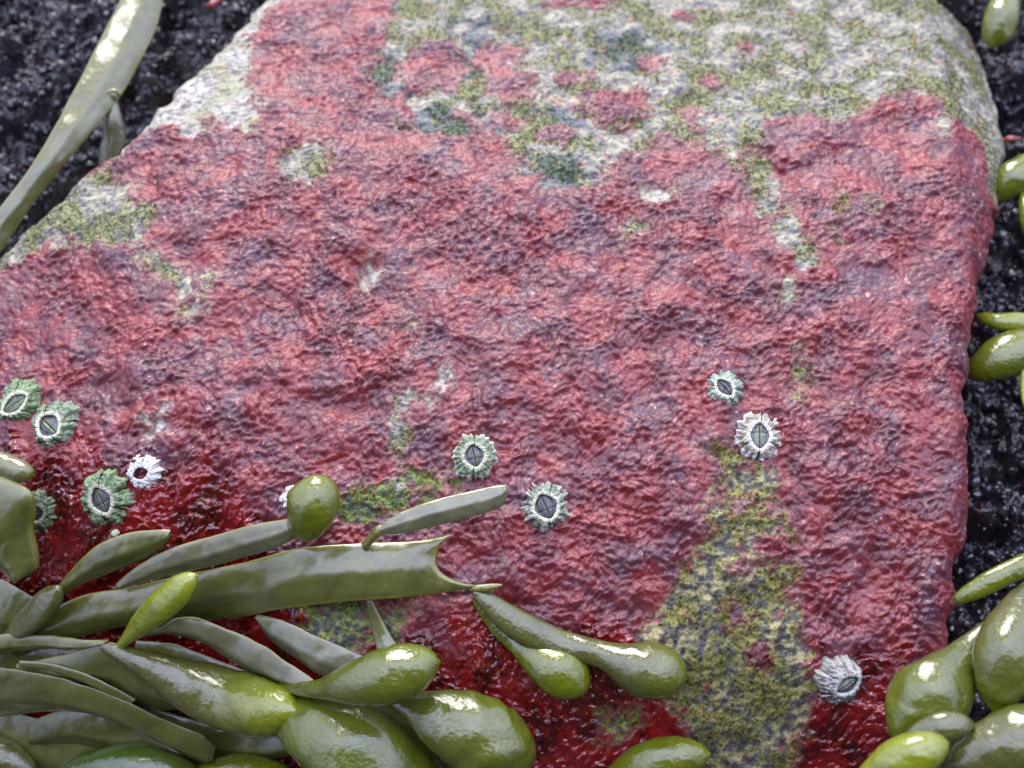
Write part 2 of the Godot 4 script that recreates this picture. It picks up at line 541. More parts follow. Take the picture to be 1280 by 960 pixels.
func pebble(seed_: int) -> ArrayMesh:
	var n := noise(seed_, 0.9, 2)
	var s := SphereMesh.new()
	s.radius = 1.0
	s.height = 2.0
	s.radial_segments = 10
	s.rings = 6
	var a := s.get_mesh_arrays()
	var v: PackedVector3Array = a[Mesh.ARRAY_VERTEX]
	for k in v.size():
		v[k] *= 1.0 + 0.45 * n.get_noise_3dv(v[k] * 1.2)
		v[k].y *= 0.7
	a[Mesh.ARRAY_VERTEX] = v
	var me := ArrayMesh.new()
	me.add_surface_from_arrays(Mesh.PRIMITIVE_TRIANGLES, a)
	var st := SurfaceTool.new()
	st.create_from(me, 0)
	st.generate_normals()
	return st.commit()


func build_gravel() -> void:
	var m := material("wet_grit", 0.2, 0.62)
	var mm_ := MultiMesh.new()
	mm_.transform_format = MultiMesh.TRANSFORM_3D
	mm_.use_colors = true
	mm_.mesh = pebble(51)
	mm_.mesh.surface_set_material(0, m)
	var places := []
	for k in 9000:
		var left := k % 5 < 3
		var x := rng.randf_range(-128.0, -28.0) if left else rng.randf_range(58.0, 112.0)
		var z := rng.randf_range(-138.0, -5.0) if left else rng.randf_range(-138.0, 66.0)
		if polygon_distance(Vector2(x, z), outline) > 4.0:
			continue
		var size := 0.35 + 0.9 * pow(rng.randf(), 3.0)
		var b := Basis.from_euler(Vector3(rng.randf() * TAU, rng.randf() * TAU, rng.randf() * TAU)).scaled(Vector3.ONE * size * MM)
		var col := Color(0.008, 0.008, 0.010).lerp(Color(0.035, 0.035, 0.04), pow(rng.randf(), 3.0))
		if rng.randf() < 0.003:
			col = Color(0.12, 0.02, 0.015)
		if rng.randf() < 0.012:
			col = Color(0.34, 0.33, 0.31)
		places.append([Transform3D(b, Vector3(x, ground_height(x, z) + size * 0.25, z) * MM), col])
	mm_.instance_count = places.size()
	for k in places.size():
		mm_.set_instance_transform(k, places[k][0])
		mm_.set_instance_color(k, places[k][1])
	var o := MultiMeshInstance3D.new()
	o.name = "gravel"
	o.multimesh = mm_
	add_child(o)
	o.transform = tilt
	o.set_meta("kind", "stuff")
	o.set_meta("label", "wet black grit and tiny stones round the red rock")
	o.set_meta("category", "gravel")


# ---------------------------------------------------------------- seaweed
var weed_noise := noise(61, 0.12, 3)
var weed_fine := noise(62, 0.6, 2)
var weed_m: StandardMaterial3D
var pod_m: StandardMaterial3D


func spline(p: Array, t: float, f: Callable) -> Variant:
	var n := p.size() - 1
	var s := clampf(t, 0.0, 1.0) * n
	var i := mini(int(s), n - 1)
	s -= i
	var a = f.call(p[maxi(i - 1, 0)])
	var b = f.call(p[i])
	var c = f.call(p[i + 1])
	var d = f.call(p[mini(i + 2, n)])
	return 0.5 * (2.0 * b + (c - a) * s + (2.0 * a - 5.0 * b + 4.0 * c - d) * s * s + (3.0 * b - a - 3.0 * c + d) * s * s * s)


func stitch(v: PackedVector3Array, c: PackedColorArray, rings: int, round_: int, outs := PackedVector3Array()) -> ArrayMesh:
	var nn := PackedVector3Array()
	var ix := PackedInt32Array()
	var core := PackedVector3Array()
	for i in rings:
		var m := Vector3.ZERO
		for k in round_:
			m += v[i * round_ + k]
		core.append(m / round_)
	for i in rings:
		for k in round_:
			var a := v[mini(i + 1, rings - 1) * round_ + k] - v[maxi(i - 1, 0) * round_ + k]
			var b := v[i * round_ + (k + 1) % round_] - v[i * round_ + (k + round_ - 1) % round_]
			var q := a.cross(b)
			if i == 0 or i == rings - 1:
				q = v[k] - v[round_ + k] if i == 0 else v[i * round_ + k] - v[(i - 1) * round_ + k]
			elif q.dot(outs[i * round_ + k] if outs else v[i * round_ + k] - core[i]) < 0.0:
				q = -q
			nn.append(q.normalized())
	# front faces run clockwise seen from outside
	var mid := rings / 2 * round_
	mid += round_ / 4
	var turn := (v[mid + round_] - v[mid]).cross(v[mid + 1] - v[mid]).dot(nn[mid]) > 0.0
	for i in rings - 1:
		for k in round_:
			var p := i * round_ + k
			var o := i * round_ + (k + 1) % round_
			ix.append_array([p, o, p + round_, o, o + round_, p + round_] if turn else [p, p + round_, o, o, p + round_, o + round_])
	for k in v.size():
		v[k] *= MM
	return arrays_mesh(v, nn, c, ix)


# a round or flattened body along a line of [centre, half width, half thickness, roll]
func pod(base: Vector3, line: Array, col: Color, tip: Color, tip_from := 0.75, rings := 64, round_ := 36, bumps := 1.0) -> ArrayMesh:
	var v := PackedVector3Array()
	var c := PackedColorArray()
	var at := func(q): return q[0]
	for i in rings:
		# rings crowd towards the ends so that those come out round
		var u := float(i) / (rings - 1)
		var t := 0.5 - 0.5 * cos(u * PI) if rings > 20 else u
		t = lerpf(u, t, 0.75)
		var p: Vector3 = spline(line, t, at)
		var ahead: Vector3 = spline(line, minf(t + 0.02, 1.0), at) - spline(line, maxf(t - 0.02, 0.0), at)
		ahead = ahead.normalized()
		var wd := maxf(spline(line, t, func(q): return q[1]), 0.02)
		var th := maxf(spline(line, t, func(q): return q[2]), 0.02)
		var roll: float = spline(line, t, func(q): return q[3])
		if i == 0 or i == rings - 1:
			wd *= 0.04
			th *= 0.04
		var side := ahead.cross(Vector3.UP).normalized().rotated(ahead, deg_to_rad(roll))
		var up := side.cross(ahead).normalized()
		for k in round_:
			var a := TAU * k / round_
			var q := p + side * cos(a) * wd + up * sin(a) * th
			var n := weed_noise.get_noise_3dv(q * 1.6)
			var e := weed_fine.get_noise_3dv(q)
			q += (side * cos(a) * wd + up * sin(a) * th) * (0.085 * n + 0.022 * e) * bumps
			v.append(q - base)
			var m := col.lerp(Color(col.r * 0.72, col.g * 0.75, col.b * 0.7), smoothstep(-0.1, 0.5, n + 0.4 * e))
			c.append(m.lerp(tip, smoothstep(tip_from, 1.0, t + 0.08 * n)))
	return stitch(v, c, rings, round_)


# a thin blade between two edge lines; thick is its full thickness, cup lifts its middle
func blade(base: Vector3, one: Array, two: Array, col: Color, rim: Color, thick := 0.9, cup := 0.5, rings := 72, rib := 0.25, tip := []) -> ArrayMesh:
	var v := PackedVector3Array()
	var c := PackedColorArray()
	var round_ := 40
	var outs := PackedVector3Array()
	var at := func(q): return q
	for i in rings:
		var t := float(i) / (rings - 1)
		t = lerpf(t, 0.5 - 0.5 * cos(t * PI), 0.6)      # rings crowd towards the ends, which come out rounded
		var a: Vector3 = spline(one, t, at)
		var b: Vector3 = spline(two, t, at)
		var a2: Vector3 = spline(one, minf(t + 0.1, 1.0), at) + spline(two, minf(t + 0.1, 1.0), at)
		var b2: Vector3 = spline(one, maxf(t - 0.1, 0.0), at) + spline(two, maxf(t - 0.1, 0.0), at)
		var n := (a2 - b2).cross(b - a).normalized()
		if n.y < 0.0:
			n = -n
		var wide := (b - a).length()
		for k in round_:
			var ang := TAU * k / round_
			var s := cos(ang)                          # -1 .. 1 across
			var q := a.lerp(b, 0.5 - 0.5 * s)
			if tip:                                     # a tip that is not cut straight
				var end: Vector3 = spline(tip, 0.5 - 0.5 * s, at)
				q += (end - one[-1].lerp(two[-1], 0.5 - 0.5 * s)) * smoothstep(0.8, 1.0, t)
			var e := weed_noise.get_noise_3dv(q * 1.3)
			var f := weed_fine.get_noise_3dv(q)
			var lift := cup * (1.0 - s * s) * minf(1.0, wide / 5.0) + 0.35 * e * minf(1.0, wide / 4.0)
			var full := minf(thick, wide * 0.7) * 0.5
			full *= sqrt(clampf(minf(t, 1.0 - t) / 0.02, 0.0004, 1.0))
			var body := sin(ang) * full * (1.0 + 0.05 * f)
			if body > 0.0:
				body += rib * exp(-s * s * 18.0) * minf(1.0, wide / 6.0) * minf(1.0, minf(t, 1.0 - t) / 0.04)
			q += n * (lift + body)
			outs.append((a - b).normalized() * s * 0.3 + n * sin(ang))
			v.append(q - base)
			var m := col.lerp(Color(col.r * 0.74, col.g * 0.78, col.b * 0.8), smoothstep(-0.15, 0.5, e + 0.5 * f))
			m = m.lerp(rim, smoothstep(0.86, 0.99, absf(s) + 0.05 * f) * 0.8)
			c.append(m.lerp(rim, smoothstep(0.965, 0.99, t) * 0.9) if tip else m)
	return stitch(v, c, rings, round_, outs)


const OLIVE := Color(0.100, 0.104, 0.022)
const PODC := Color(0.135, 0.160, 0.007)
const LIME := Color(0.21, 0.245, 0.008)
const PALE := Color(0.135, 0.135, 0.065)
const EDGE := Color(0.19, 0.18, 0.03)


func weed(label: String, base: Vector3) -> Node3D:
	return thing("seaweed_frond", label, "seaweed", base, "fronds of wrack round the rock")


func add_pod(parent: Node3D, line: Array, col := PODC, tip := PODC, called := "air_bladder", tip_from := 0.75, bumps := 1.0) -> void:
	part(called, pod(parent.get_meta("base"), line, col, tip, tip_from, 64, 36, bumps), pod_m, parent)


func add_blade(parent: Node3D, one: Array, two: Array, col := OLIVE, rim := EDGE, thick := 0.9, cup := 0.5, called := "blade", tip := []) -> void:
	part(called, blade(parent.get_meta("base"), one, two, col, rim, thick, cup, 96 if tip else 72, 0.25, tip), weed_m, parent)


func build_weed() -> void:
	weed_m = material("wrack_blade", 0.30, 0.5)
	relief(weed_m, noise_texture(63, 0.02, 2), 50.0, 0.10)
	weed_m.clearcoat_enabled = true
	weed_m.clearcoat = 1.0
	weed_m.clearcoat_roughness = 0.22
	weed_m.backlight_enabled = true
	weed_m.backlight = Color(0.45, 0.45, 0.35)
	pod_m = material("wrack_bladder", 0.24, 0.55)
	relief(pod_m, noise_texture(64, 0.035, 2), 60.0, 0.12)
	pod_m.clearcoat_enabled = true
	pod_m.clearcoat = 1.0
	pod_m.clearcoat_roughness = 0.10
	pod_m.backlight_enabled = true
	pod_m.backlight = Color(0.72, 0.72, 0.5)
	var f: Node3D

	# the wide strap across the lower left, forked at its tip
	f = weed("broad olive strap ending in a forked notch, with side leaf and pods, lower left", V(-26.12, -3.21, 29.42))
	add_blade(f, [V(-81.54, -23.87, 35.28), V(-73.63, -17.98, 31.54), V(-66.33, -14.07, 29.62), V(-59.61, -12.25, 29.23), V(-52.78, -10.3, 28.13), V(-41.18, -6.11, 27.08), V(-32.09, -1.24, 26.34), V(-22.63, -1, 25.55), V(-14.22, -0.9, 25.21), V(-8.99, -0.18, 24.46)],
		[V(-80.45, -25.32, 37.16), V(-74.41, -22.21, 35.79), V(-68.61, -19.81, 35.07), V(-63.27, -17.73, 34.29), V(-55.02, -15.82, 33.74), V(-43.34, -13.7, 33.64), V(-34.7, -6.9, 34.01), V(-24.73, -3.58, 33.68), V(-14.14, -3.4, 33.12), V(-4.26, -3.5, 31.89)], OLIVE, EDGE, 1.1, 0.8, "blade", [V(-8.99, -0.18, 24.46), V(-10.54, -1.07, 25.78), V(-11.15, -2.11, 27.54), V(-10.42, -2.69, 29.33), V(-7.93, -3.11, 30.67), V(-4.02, -3.36, 31.45)])
	add_pod(f, [[V(-5.91, -3.43, 31.67), 0.47, 0.35, 0], [V(-4.26, -3.43, 31.67), 0.59, 0.47, 0], [V(-2.6, -3.36, 31.45), 0.47, 0.35, 0], [V(-1.42, -3.29, 31.22), 0.12, 0.12, 0]], EDGE, LIME, "fork_tip")
	add_pod(f, [[V(-21.68, -0.19, 26.17), 0.71, 0.59, 0], [V(-20.65, 1.02, 25.46), 0.7, 0.59, 0], [V(-19.62, 2.23, 24.75), 0.76, 0.58, 0], [V(-18.93, 2.43, 24.08), 0.47, 0.47, 0]], EDGE, EDGE, "stalk")
	add_blade(f, [V(-19.86, 2.33, 24.42), V(-18.08, 3.13, 23.34), V(-16.11, 3.44, 22.22), V(-11.81, 3.85, 20.64), V(-5.62, 4.22, 19.16), V(-2.34, 4.38, 18.47), V(-0.82, 4.41, 18.36)],
		[V(-19.61, 2.13, 25.09), V(-17.51, 2.1, 25.2), V(-14.95, 2.2, 24.86), V(-8.65, 2.61, 23.41), V(-4.1, 2.92, 22.29), V(-1.64, 3.19, 21.27), V(-0.47, 4.11, 19.62)], PALE, EDGE, 0.8, 0.3, "side_blade")
	add_pod(f, [[V(-5.69, -4, 31.87), 0.59, 0.47, 0], [V(-3.31, -4.57, 33.65), 1.54, 0.95, 0], [V(0, -5.37, 36.09), 2.13, 1.18, 0], [V(5.91, -6.53, 38.79), 2.24, 1.18, 0], [V(10.02, -6.63, 39.95), 2, 1.3, 0], [V(13.52, -6.65, 40.89), 2.12, 1.65, 0], [V(16.44, -6.84, 42.02), 3.17, 2.82, 0], [V(19.69, -7, 43.03), 4.22, 3.75, 0], [V(22.87, -7.28, 43.44), 3.75, 3.28, 0], [V(24.93, -7.93, 43.66), 2, 1.76, 0], [V(25.52, -8, 43.76), 0.35, 0.35, 0]], OLIVE, PODC, "pod", 0.55)
	add_pod(f, [[V(-5.5, -6.2, 32.49), 0.72, 0.48, 0], [V(-2.39, -7.45, 36.3), 1.19, 0.72, 0], [V(1.19, -8.14, 39.01), 1.79, 1.19, 0], [V(4.73, -7.97, 41.42), 3.31, 2.6, 0], [V(7.66, -8.16, 43.26), 3.89, 3.06, 0], [V(9.91, -9.03, 44.49), 2.83, 2.36, 0], [V(11.25, -10, 45.12), 0.47, 0.47, 0]], PODC, PODC, "pod", 0.6)
	add_blade(f, [V(-20.6, -4.43, 33.21), V(-19.43, -5.68, 35.53), V(-18.12, -6.53, 37.72), V(-16.77, -6.9, 39.53)], [V(-21.67, -4.43, 33.21), V(-21.14, -6.25, 35.75), V(-20.65, -7.13, 37.93), V(-19.85, -7.3, 40.27)], OLIVE, EDGE, 0.8, 0.3, "side_blade")
	add_blade(f, [V(-38.94, -11.4, 33.6), V(-34.58, -8.85, 35.22), V(-29.36, -7.39, 37.87), V(-24.83, -7.2, 39.7), V(-20.34, -7.97, 41.42)], [V(-39.41, -12.01, 33.82), V(-36.68, -12.83, 37.32), V(-31.68, -11.45, 40.91), V(-28.06, -10.77, 43.2), V(-22.52, -9.62, 43.9)], PALE, PALE, 0.8, 0.5, "side_blade")

	f = weed("strap blade carrying a round bladder at its end, lying above the broad forked strap", V(-46.21, -6.12, 25.32))
	add_blade(f, [V(-61.2, -10.83, 28.99), V(-57.43, -7.96, 27.16), V(-51.89, -5.37, 25.05), V(-45.01, -3.26, 23.71), V(-38.28, 0.65, 23.25), V(-34.1, 1.76, 22.88), V(-31.53, 1.89, 22.43)], [V(-60.53, -11.38, 29.72), V(-57.34, -10.7, 29.03), V(-53.43, -9.56, 28.34), V(-45.63, -7.62, 27.14), V(-39.49, -3.53, 26.74), V(-34.84, -0.73, 26.37), V(-30.75, 1.19, 24.9)], PALE, EDGE, 0.9, 0.5)
	add_pod(f, [[V(-32.41, 1.38, 24.23), 1.41, 0.7, 0], [V(-31.33, 2.52, 23.75), 2.81, 1.64, 0], [V(-29.76, 4.72, 23.03), 3.82, 2.78, 0], [V(-28.61, 6.09, 21.67), 3.92, 3.11, 0], [V(-27.74, 6.57, 19.77), 3.12, 2.54, 0], [V(-27.28, 6.44, 18.24), 1.63, 1.39, 0], [V(-27.07, 6.57, 17.68), 0.23, 0.23, 0]], PODC, PODC)

	f = weed("short olive leaf with a cut tip, above the left end of the broad strap", V(-60.78, -8.36, 25.9))
	add_blade(f, [V(-70.71, -13.11, 28.35), V(-66.23, -8.44, 25.76), V(-62.51, -5.87, 23.89), V(-57.5, -4.02, 22.83), V(-53.1, -3.34, 22.68), V(-51.51, -3.32, 22.81)], [V(-69.84, -14.15, 29.73), V(-66.35, -12.04, 28.52), V(-60.83, -9.57, 27.2), V(-55.51, -7.44, 25.8), V(-52.83, -5.47, 24.52), V(-51.48, -4.02, 23.59)], OLIVE, EDGE, 1.0, 0.7)

	f = weed("stubby tapered leaf pod at the left, below the cut leaf", V(-74.68, -15.82, 32.09))
	add_pod(f, [[V(-80.96, -21.59, 35.16), 1.15, 0.77, 0], [V(-77.06, -17.85, 33.49), 2.15, 1.14, 0], [V(-73.58, -14.46, 32.06), 2.49, 1.37, 0], [V(-71.09, -12.34, 30.6), 1.98, 1.24, 0], [V(-69.82, -11.09, 29.67), 0.86, 0.74, 0], [V(-69.52, -10.83, 29.49), 0.12, 0.12, 0]], OLIVE, EDGE, "pod", 0.9)

	f = weed("thick lobed yellow green receptacle at the left edge, below the green barnacles", V(-77.93, -7.62, 21.01))
	add_blade(f, [V(-85.07, -1.81, 10.04), V(-78.86, -0.47, 14.24), V(-74.67, -0.21, 16.14), V(-72.21, -0.51, 17.82), V(-72.09, -2.66, 19.48), V(-72.98, -4.9, 21.91), V(-72.67, -7.5, 24.9), V(-72.85, -9.19, 26.67), V(-74.13, -10.42, 27.58)], [V(-91.24, -8.43, 18.13), V(-88.86, -10.27, 21.45), V(-86.45, -11.51, 23.66), V(-83.84, -11.82, 24.86), V(-81.44, -11.81, 25.64), V(-79.61, -11.94, 26.38), V(-78.1, -12.33, 27.29), V(-76.8, -12.4, 27.78), V(-75.71, -12.24, 27.95)], Color(0.10, 0.105, 0.022), EDGE, 3.6, 1.0, "receptacle")

	f = weed("blunt yellow tipped finger of wrack at the left edge, just above the lobed receptacle", V(-76.55, -0.48, 13.59))
	add_pod(f, [[V(-84.87, -2.67, 9.69), 1.86, 1.49, 0], [V(-79.33, -0.83, 12.41), 1.83, 1.59, 0], [V(-75.86, -0.35, 13.77), 1.82, 1.58, 0], [V(-73.82, -0.14, 14.62), 1.57, 1.45, 0], [V(-72.74, -0.03, 15.05), 0.97, 0.85, 0], [V(-72.48, -0.02, 15.18), 0.24, 0.24, 0]], Color(0.16, 0.16, 0.05), LIME, "pod", 0.75)

	f = weed("wet blade at the left edge, behind the stubby leaf pod", V(-80.12, -21.66, 31.25))
	add_blade(f, [V(-84.71, -17.37, 25.18), V(-79.65, -16.82, 27.31), V(-76.41, -17.5, 29.08), V(-75.21, -18.7, 29.67)], [V(-86.58, -26.25, 34.07), V(-82.92, -25.35, 34.28), V(-80.35, -24.22, 33.9), V(-78.03, -22.15, 32.44)], OLIVE, OLIVE, 1.0, 1.5)

	f = weed("bright lime green pod standing up over the broad strap", V(-53.15, -8.76, 33.9))
	add_pod(f, [[V(-60.88, -15.46, 37.71), 0.62, 0.49, 0], [V(-58.86, -13.1, 36.65), 1.1, 0.86, 0], [V(-56.34, -10.47, 35.31), 1.94, 1.34, 0], [V(-52.85, -6.67, 33.83), 2.51, 1.67, 0], [V(-49.72, -3.95, 32.25), 2.37, 1.54, 0], [V(-47.52, -2.51, 30.84), 1.53, 1.18, 0], [V(-46.33, -1.63, 30.12), 0.24, 0.24, 0]], LIME, Color(0.28, 0.32, 0.02), "pod", 0.6)

	f = weed("club shaped bladder with a broad shine, lower left below the lime pod", V(-48.74, -20.05, 43.05))
	add_blade(f, [V(-79.49, -23.39, 38.61), V(-70.47, -19.12, 38.01), V(-63.14, -15.26, 37.01), V(-58.72, -15.43, 38.09), V(-54.45, -16.48, 39.83), V(-51.46, -17.6, 41.32)], [V(-79.75, -25.09, 39.27), V(-71.69, -24.07, 40.76), V(-65.28, -24.81, 42.39), V(-60.11, -25.49, 44.28), V(-55.35, -25.02, 45.61), V(-51.83, -23.65, 45.61)], OLIVE, EDGE, 1.0, 1.2)
	add_pod(f, [[V(-63.45, -15.61, 37.3), 0.74, 0.62, 0], [V(-58.59, -15.55, 39.3), 1.6, 1.11, 0], [V(-53.74, -16.83, 41.36), 2.84, 2.1, 0], [V(-48.94, -18.37, 43.38), 4.09, 3.35, 0], [V(-43.22, -18.58, 45.29), 4.69, 3.95, 0], [V(-37.6, -15.59, 46.79), 4.37, 3.76, 0], [V(-33.65, -12.73, 47.77), 2.74, 2.39, 0], [V(-31.72, -11.38, 48.24), 0.36, 0.36, 0]], OLIVE, LIME, "air_bladder", 0.35)

	f = weed("thin pale blade entering from the left edge towards the lime pod", V(-73.31, -19.18, 36.1))
	add_blade(f, [V(-86.01, -22.01, 35.06), V(-81.2, -19.42, 34.9), V(-74.18, -17.7, 35.31), V(-67.07, -15.66, 36.42), V(-62.31, -14.83, 36.74)], [V(-86.69, -25.19, 38.22), V(-82.1, -22.84, 37.19), V(-75.59, -20.63, 36.92), V(-69.63, -18.13, 37.23), V(-63.19, -15.56, 37.31)], OLIVE, EDGE, 0.8, 0.6)

	f = weed("curling grey olive blade arching right between the lime pod and the middle bladder", V(-43.33, -15.6, 37.8))
	add_blade(f, [V(-54.37, -13.9, 34.97), V(-51.46, -11.72, 34.01), V(-47.52, -11.72, 34.26), V(-42.06, -12.32, 36.21), V(-36.23, -11.23, 39.27), V(-31.71, -10.74, 42.26), V(-28.49, -10.19, 44.49)], [V(-58.68, -15.82, 36.38), V(-53.84, -14.61, 35.79), V(-49.5, -14.9, 36.47), V(-45.44, -16.99, 38.23), V(-41.02, -17.86, 40.78), V(-35.37, -14.97, 43.07), V(-29.6, -11.47, 44.95)], PALE, EDGE, 0.9, 0.9)

	f = weed("plump green bladder with thin neck, lower middle below the broad strap", V(-19.76, -6.12, 44.6))
	add_pod(f, [[V(-35.96, -15.18, 43.76), 0.73, 0.61, 0], [V(-31.57, -11.11, 44.9), 1.07, 0.83, 0], [V(-28.09, -7.88, 45.53), 1.52, 1.17, 0], [V(-23.99, -5.02, 45.51), 2.77, 2.19, 0], [V(-19.47, -3.44, 45.03), 3.89, 3.32, 0], [V(-15.09, -2.63, 43.94), 3.89, 3.43, 0], [V(-12.11, -2.01, 43.05), 2.63, 2.4, 0], [V(-10.62, -1.74, 42.65), 0.91, 0.91, 0], [V(-10.39, -1.68, 42.55), 0.11, 0.11, 0]], Color(0.110, 0.130, 0.014), PODC, "air_bladder", 0.3)

	f = weed("biggest yellow green bladder at the bottom edge, cut by the frame", V(-20.1, -14.18, 54.71))
	add_pod(f, [[V(-38.37, -19.23, 45.66), 1.24, 0.99, 0], [V(-33.95, -15.94, 47.68), 3.39, 2.42, 0], [V(-28.49, -13.16, 50.84), 5.7, 4.51, 0], [V(-22.91, -12.6, 54.02), 6.81, 5.64, 0], [V(-17.75, -15.39, 57.05), 6.86, 5.68, 0], [V(-13.17, -18.99, 59.82), 5.27, 4.31, 0], [V(-10.22, -20.75, 61.69), 1.92, 1.68, 0], [V(-9.63, -21.14, 62.11), 0.24, 0.24, 0]], Color(0.11, 0.135, 0.012), PODC, "air_bladder", 0.6)

	f = weed("mottled green bladder at the bottom, right of the biggest bladder", V(-5.89, -11.76, 51.06))
	add_pod(f, [[V(-18.14, -9.59, 46.48), 0.94, 0.71, 0], [V(-15.26, -9.4, 47.44), 2, 1.41, 0], [V(-11.09, -9.12, 49.32), 4.2, 3.27, 0], [V(-6.42, -9.93, 51.24), 5.72, 4.9, 0], [V(-2.34, -11.42, 52.83), 5.62, 4.92, 0], [V(0.94, -13.52, 54), 3.78, 3.31, 0], [V(2.85, -15.17, 54.69), 1.19, 1.07, 0], [V(3.21, -15.36, 54.89), 0.12, 0.12, 0]], Color(0.105, 0.120, 0.018), PODC, "air_bladder", 0.2, 1.6)

	f = weed("small green bladder cut by the bottom edge, beside the yellow green stone patch", V(22.68, -15.96, 54.46))
	add_pod(f, [[V(12.73, -21.22, 59), 1.21, 0.97, 0], [V(16.2, -18.08, 56.72), 2.4, 1.8, 0], [V(20.22, -15.55, 55.09), 3.33, 2.74, 0], [V(24.34, -14.78, 54.28), 3.21, 2.73, 0], [V(27.64, -14.5, 53.98), 2.02, 1.78, 0], [V(29.18, -14.4, 53.88), 0.59, 0.59, 0], [V(29.41, -14.4, 53.88), 0.12, 0.12, 0]], PODC, PODC)

	f = weed("long olive blade with a glossy rim sloping down from the left edge", V(-64.68, -23.94, 44.81))
	add_blade(f, [V(-86.99, -23.16, 39.17), V(-81.27, -21.73, 39.47), V(-73.98, -20.69, 40.69), V(-66.95, -20.54, 42.71), V(-60.17, -21.13, 44.95), V(-53.9, -23.79, 47.68), V(-49.21, -24.98, 49.33), V(-47.04, -27.34, 50.94)], [V(-90.23, -34.15, 45.57), V(-84.2, -32.17, 45.39), V(-76.79, -29.64, 45.06), V(-68.93, -27.62, 45.41), V(-61.59, -27.61, 47.3), V(-55.9, -29.14, 49.93), V(-50.89, -30.76, 52.18), V(-47.92, -30.83, 52.42)], OLIVE, OLIVE, 1.0, 1.0)

	f = weed("thin rim of a second blade just above the long olive blade", V(-68.6, -20.78, 41.42))
	add_blade(f, [V(-77.72, -20.05, 38.82), V(-72.75, -19.11, 39.39), V(-67.45, -18.89, 40.81), V(-62.39, -19.63, 42.89), V(-58.96, -21.51, 44.51)], [V(-78.21, -21.6, 39.24), V(-73.26, -20.85, 40.03), V(-68.22, -20.89, 41.65), V(-63.37, -21.64, 43.74), V(-59.71, -22.21, 45.12)], OLIVE, PALE, 0.8, 0.3)

	f = weed("blurred green pod along the bottom edge, far lower left", V(-63.42, -32.89, 54.63))
	add_pod(f, [[V(-77.59, -39.67, 57.6), 2.12, 1.59, 0], [V(-70.93, -34.3, 55.08), 3.64, 2.86, 0], [V(-62.75, -30.46, 54.33), 4.23, 3.46, 0], [V(-55.44, -29.66, 54.79), 3.82, 3.19, 0], [V(-50.58, -31.17, 55.83), 2.05, 1.79, 0], [V(-49.34, -31.52, 56.28), 0.26, 0.26, 0]], Color(0.06, 0.095, 0.012), PODC)

	f = weed("yellow green pod at the bottom edge, just left of the biggest bladder", V(-43.77, -31.8, 54.77))
	add_pod(f, [[V(-55.53, -36.41, 57.7), 1.57, 1.18, 0], [V(-50.41, -33.17, 55.84), 3.1, 2.33, 0], [V(-43.55, -30.8, 54.9), 3.59, 2.82, 0], [V(-36.96, -26.56, 55.91), 2.76, 2.26, 0], [V(-33.57, -25.54, 57.22), 0.99, 0.87, 0], [V(-32.87, -25.25, 57.61), 0.12, 0.12, 0]], PODC, LIME)

	f = weed("olive pod in the bottom left corner", V(-83.71, -36.68, 50.34))
	add_pod(f, [[V(-94, -38.32, 48.8), 2.69, 2.01, 0], [V(-88.9, -37.84, 49.91), 3.21, 2.41, 0], [V(-83.94, -37.81, 51.46), 2.93, 2.13, 0], [V(-80.49, -38.17, 52.95), 1.86, 1.46, 0], [V(-78.99, -38.41, 53.69), 0.27, 0.27, 0]], OLIVE, PODC)

	f = weed("olive blade lying deep between the bottom left pods", V(-70.06, -34.48, 48.1))
	add_blade(f, [V(-79.55, -33.98, 45.6), V(-73.13, -30.21, 44.7), V(-66.09, -28.88, 45.44), V(-59.8, -30.64, 47.68), V(-53.46, -32.77, 50.9)], [V(-81.04, -39.84, 49.23), V(-73.16, -36.35, 49.1), V(-66.1, -35.63, 50.49), V(-59.34, -35.95, 52.35), V(-54.1, -36.88, 54.14)], OLIVE, PODC, 1.0, 1.0)

	# shaded undergrowth below the lower left fronds
	f = weed("olive blade tucked under the club shaped bladder", V(-46.91, -30.97, 47.38))
	add_blade(f, [V(-59.73, -28.62, 43.96), V(-53.12, -29.06, 45.92), V(-45.32, -29.73, 47.58), V(-36.57, -24.71, 49.01), V(-29.45, -18.91, 48.73)], [V(-60.54, -33.85, 48.83), V(-53.81, -34.13, 50.7), V(-45.9, -34.5, 51.92), V(-37.01, -28.86, 52.45), V(-29.69, -22.02, 51.84)], OLIVE, OLIVE, 1.0, 1.0)
	f = weed("olive blade along the left edge, tucked under the thin pale blade", V(-75.92, -27.49, 37.73))
	add_blade(f, [V(-89.85, -27.98, 34.34), V(-82.19, -25.17, 34.33), V(-73.68, -23.68, 35.45), V(-65.43, -22.74, 36.96), V(-57.93, -24.73, 39.6)], [V(-91.62, -35.62, 41.37), V(-84.06, -33.48, 41.51), V(-75.01, -30.55, 41.8), V(-66.51, -29.06, 42.86), V(-58.58, -29.4, 44.46)], OLIVE, OLIVE, 1.0, 1.0)
	f = weed("olive blade lying in the gap between the curling blade and the club shaped bladder", V(-44.74, -23.86, 41.05))
	add_blade(f, [V(-59.76, -20.17, 35.49), V(-53.16, -19.6, 36.39), V(-46.94, -21, 38.36), V(-38.83, -19.84, 41.61), V(-31.83, -16.44, 44.48)], [V(-60.41, -24.16, 39.08), V(-54.47, -24.31, 40.71), V(-48.13, -25.31, 42.29), V(-40.59, -23.66, 44.11), V(-33.13, -19.22, 46.15)], OLIVE, OLIVE, 1.0, 0.8)
	f = weed("olive blade in the bottom left corner, under the corner pod", V(-79.41, -38.23, 47.51))
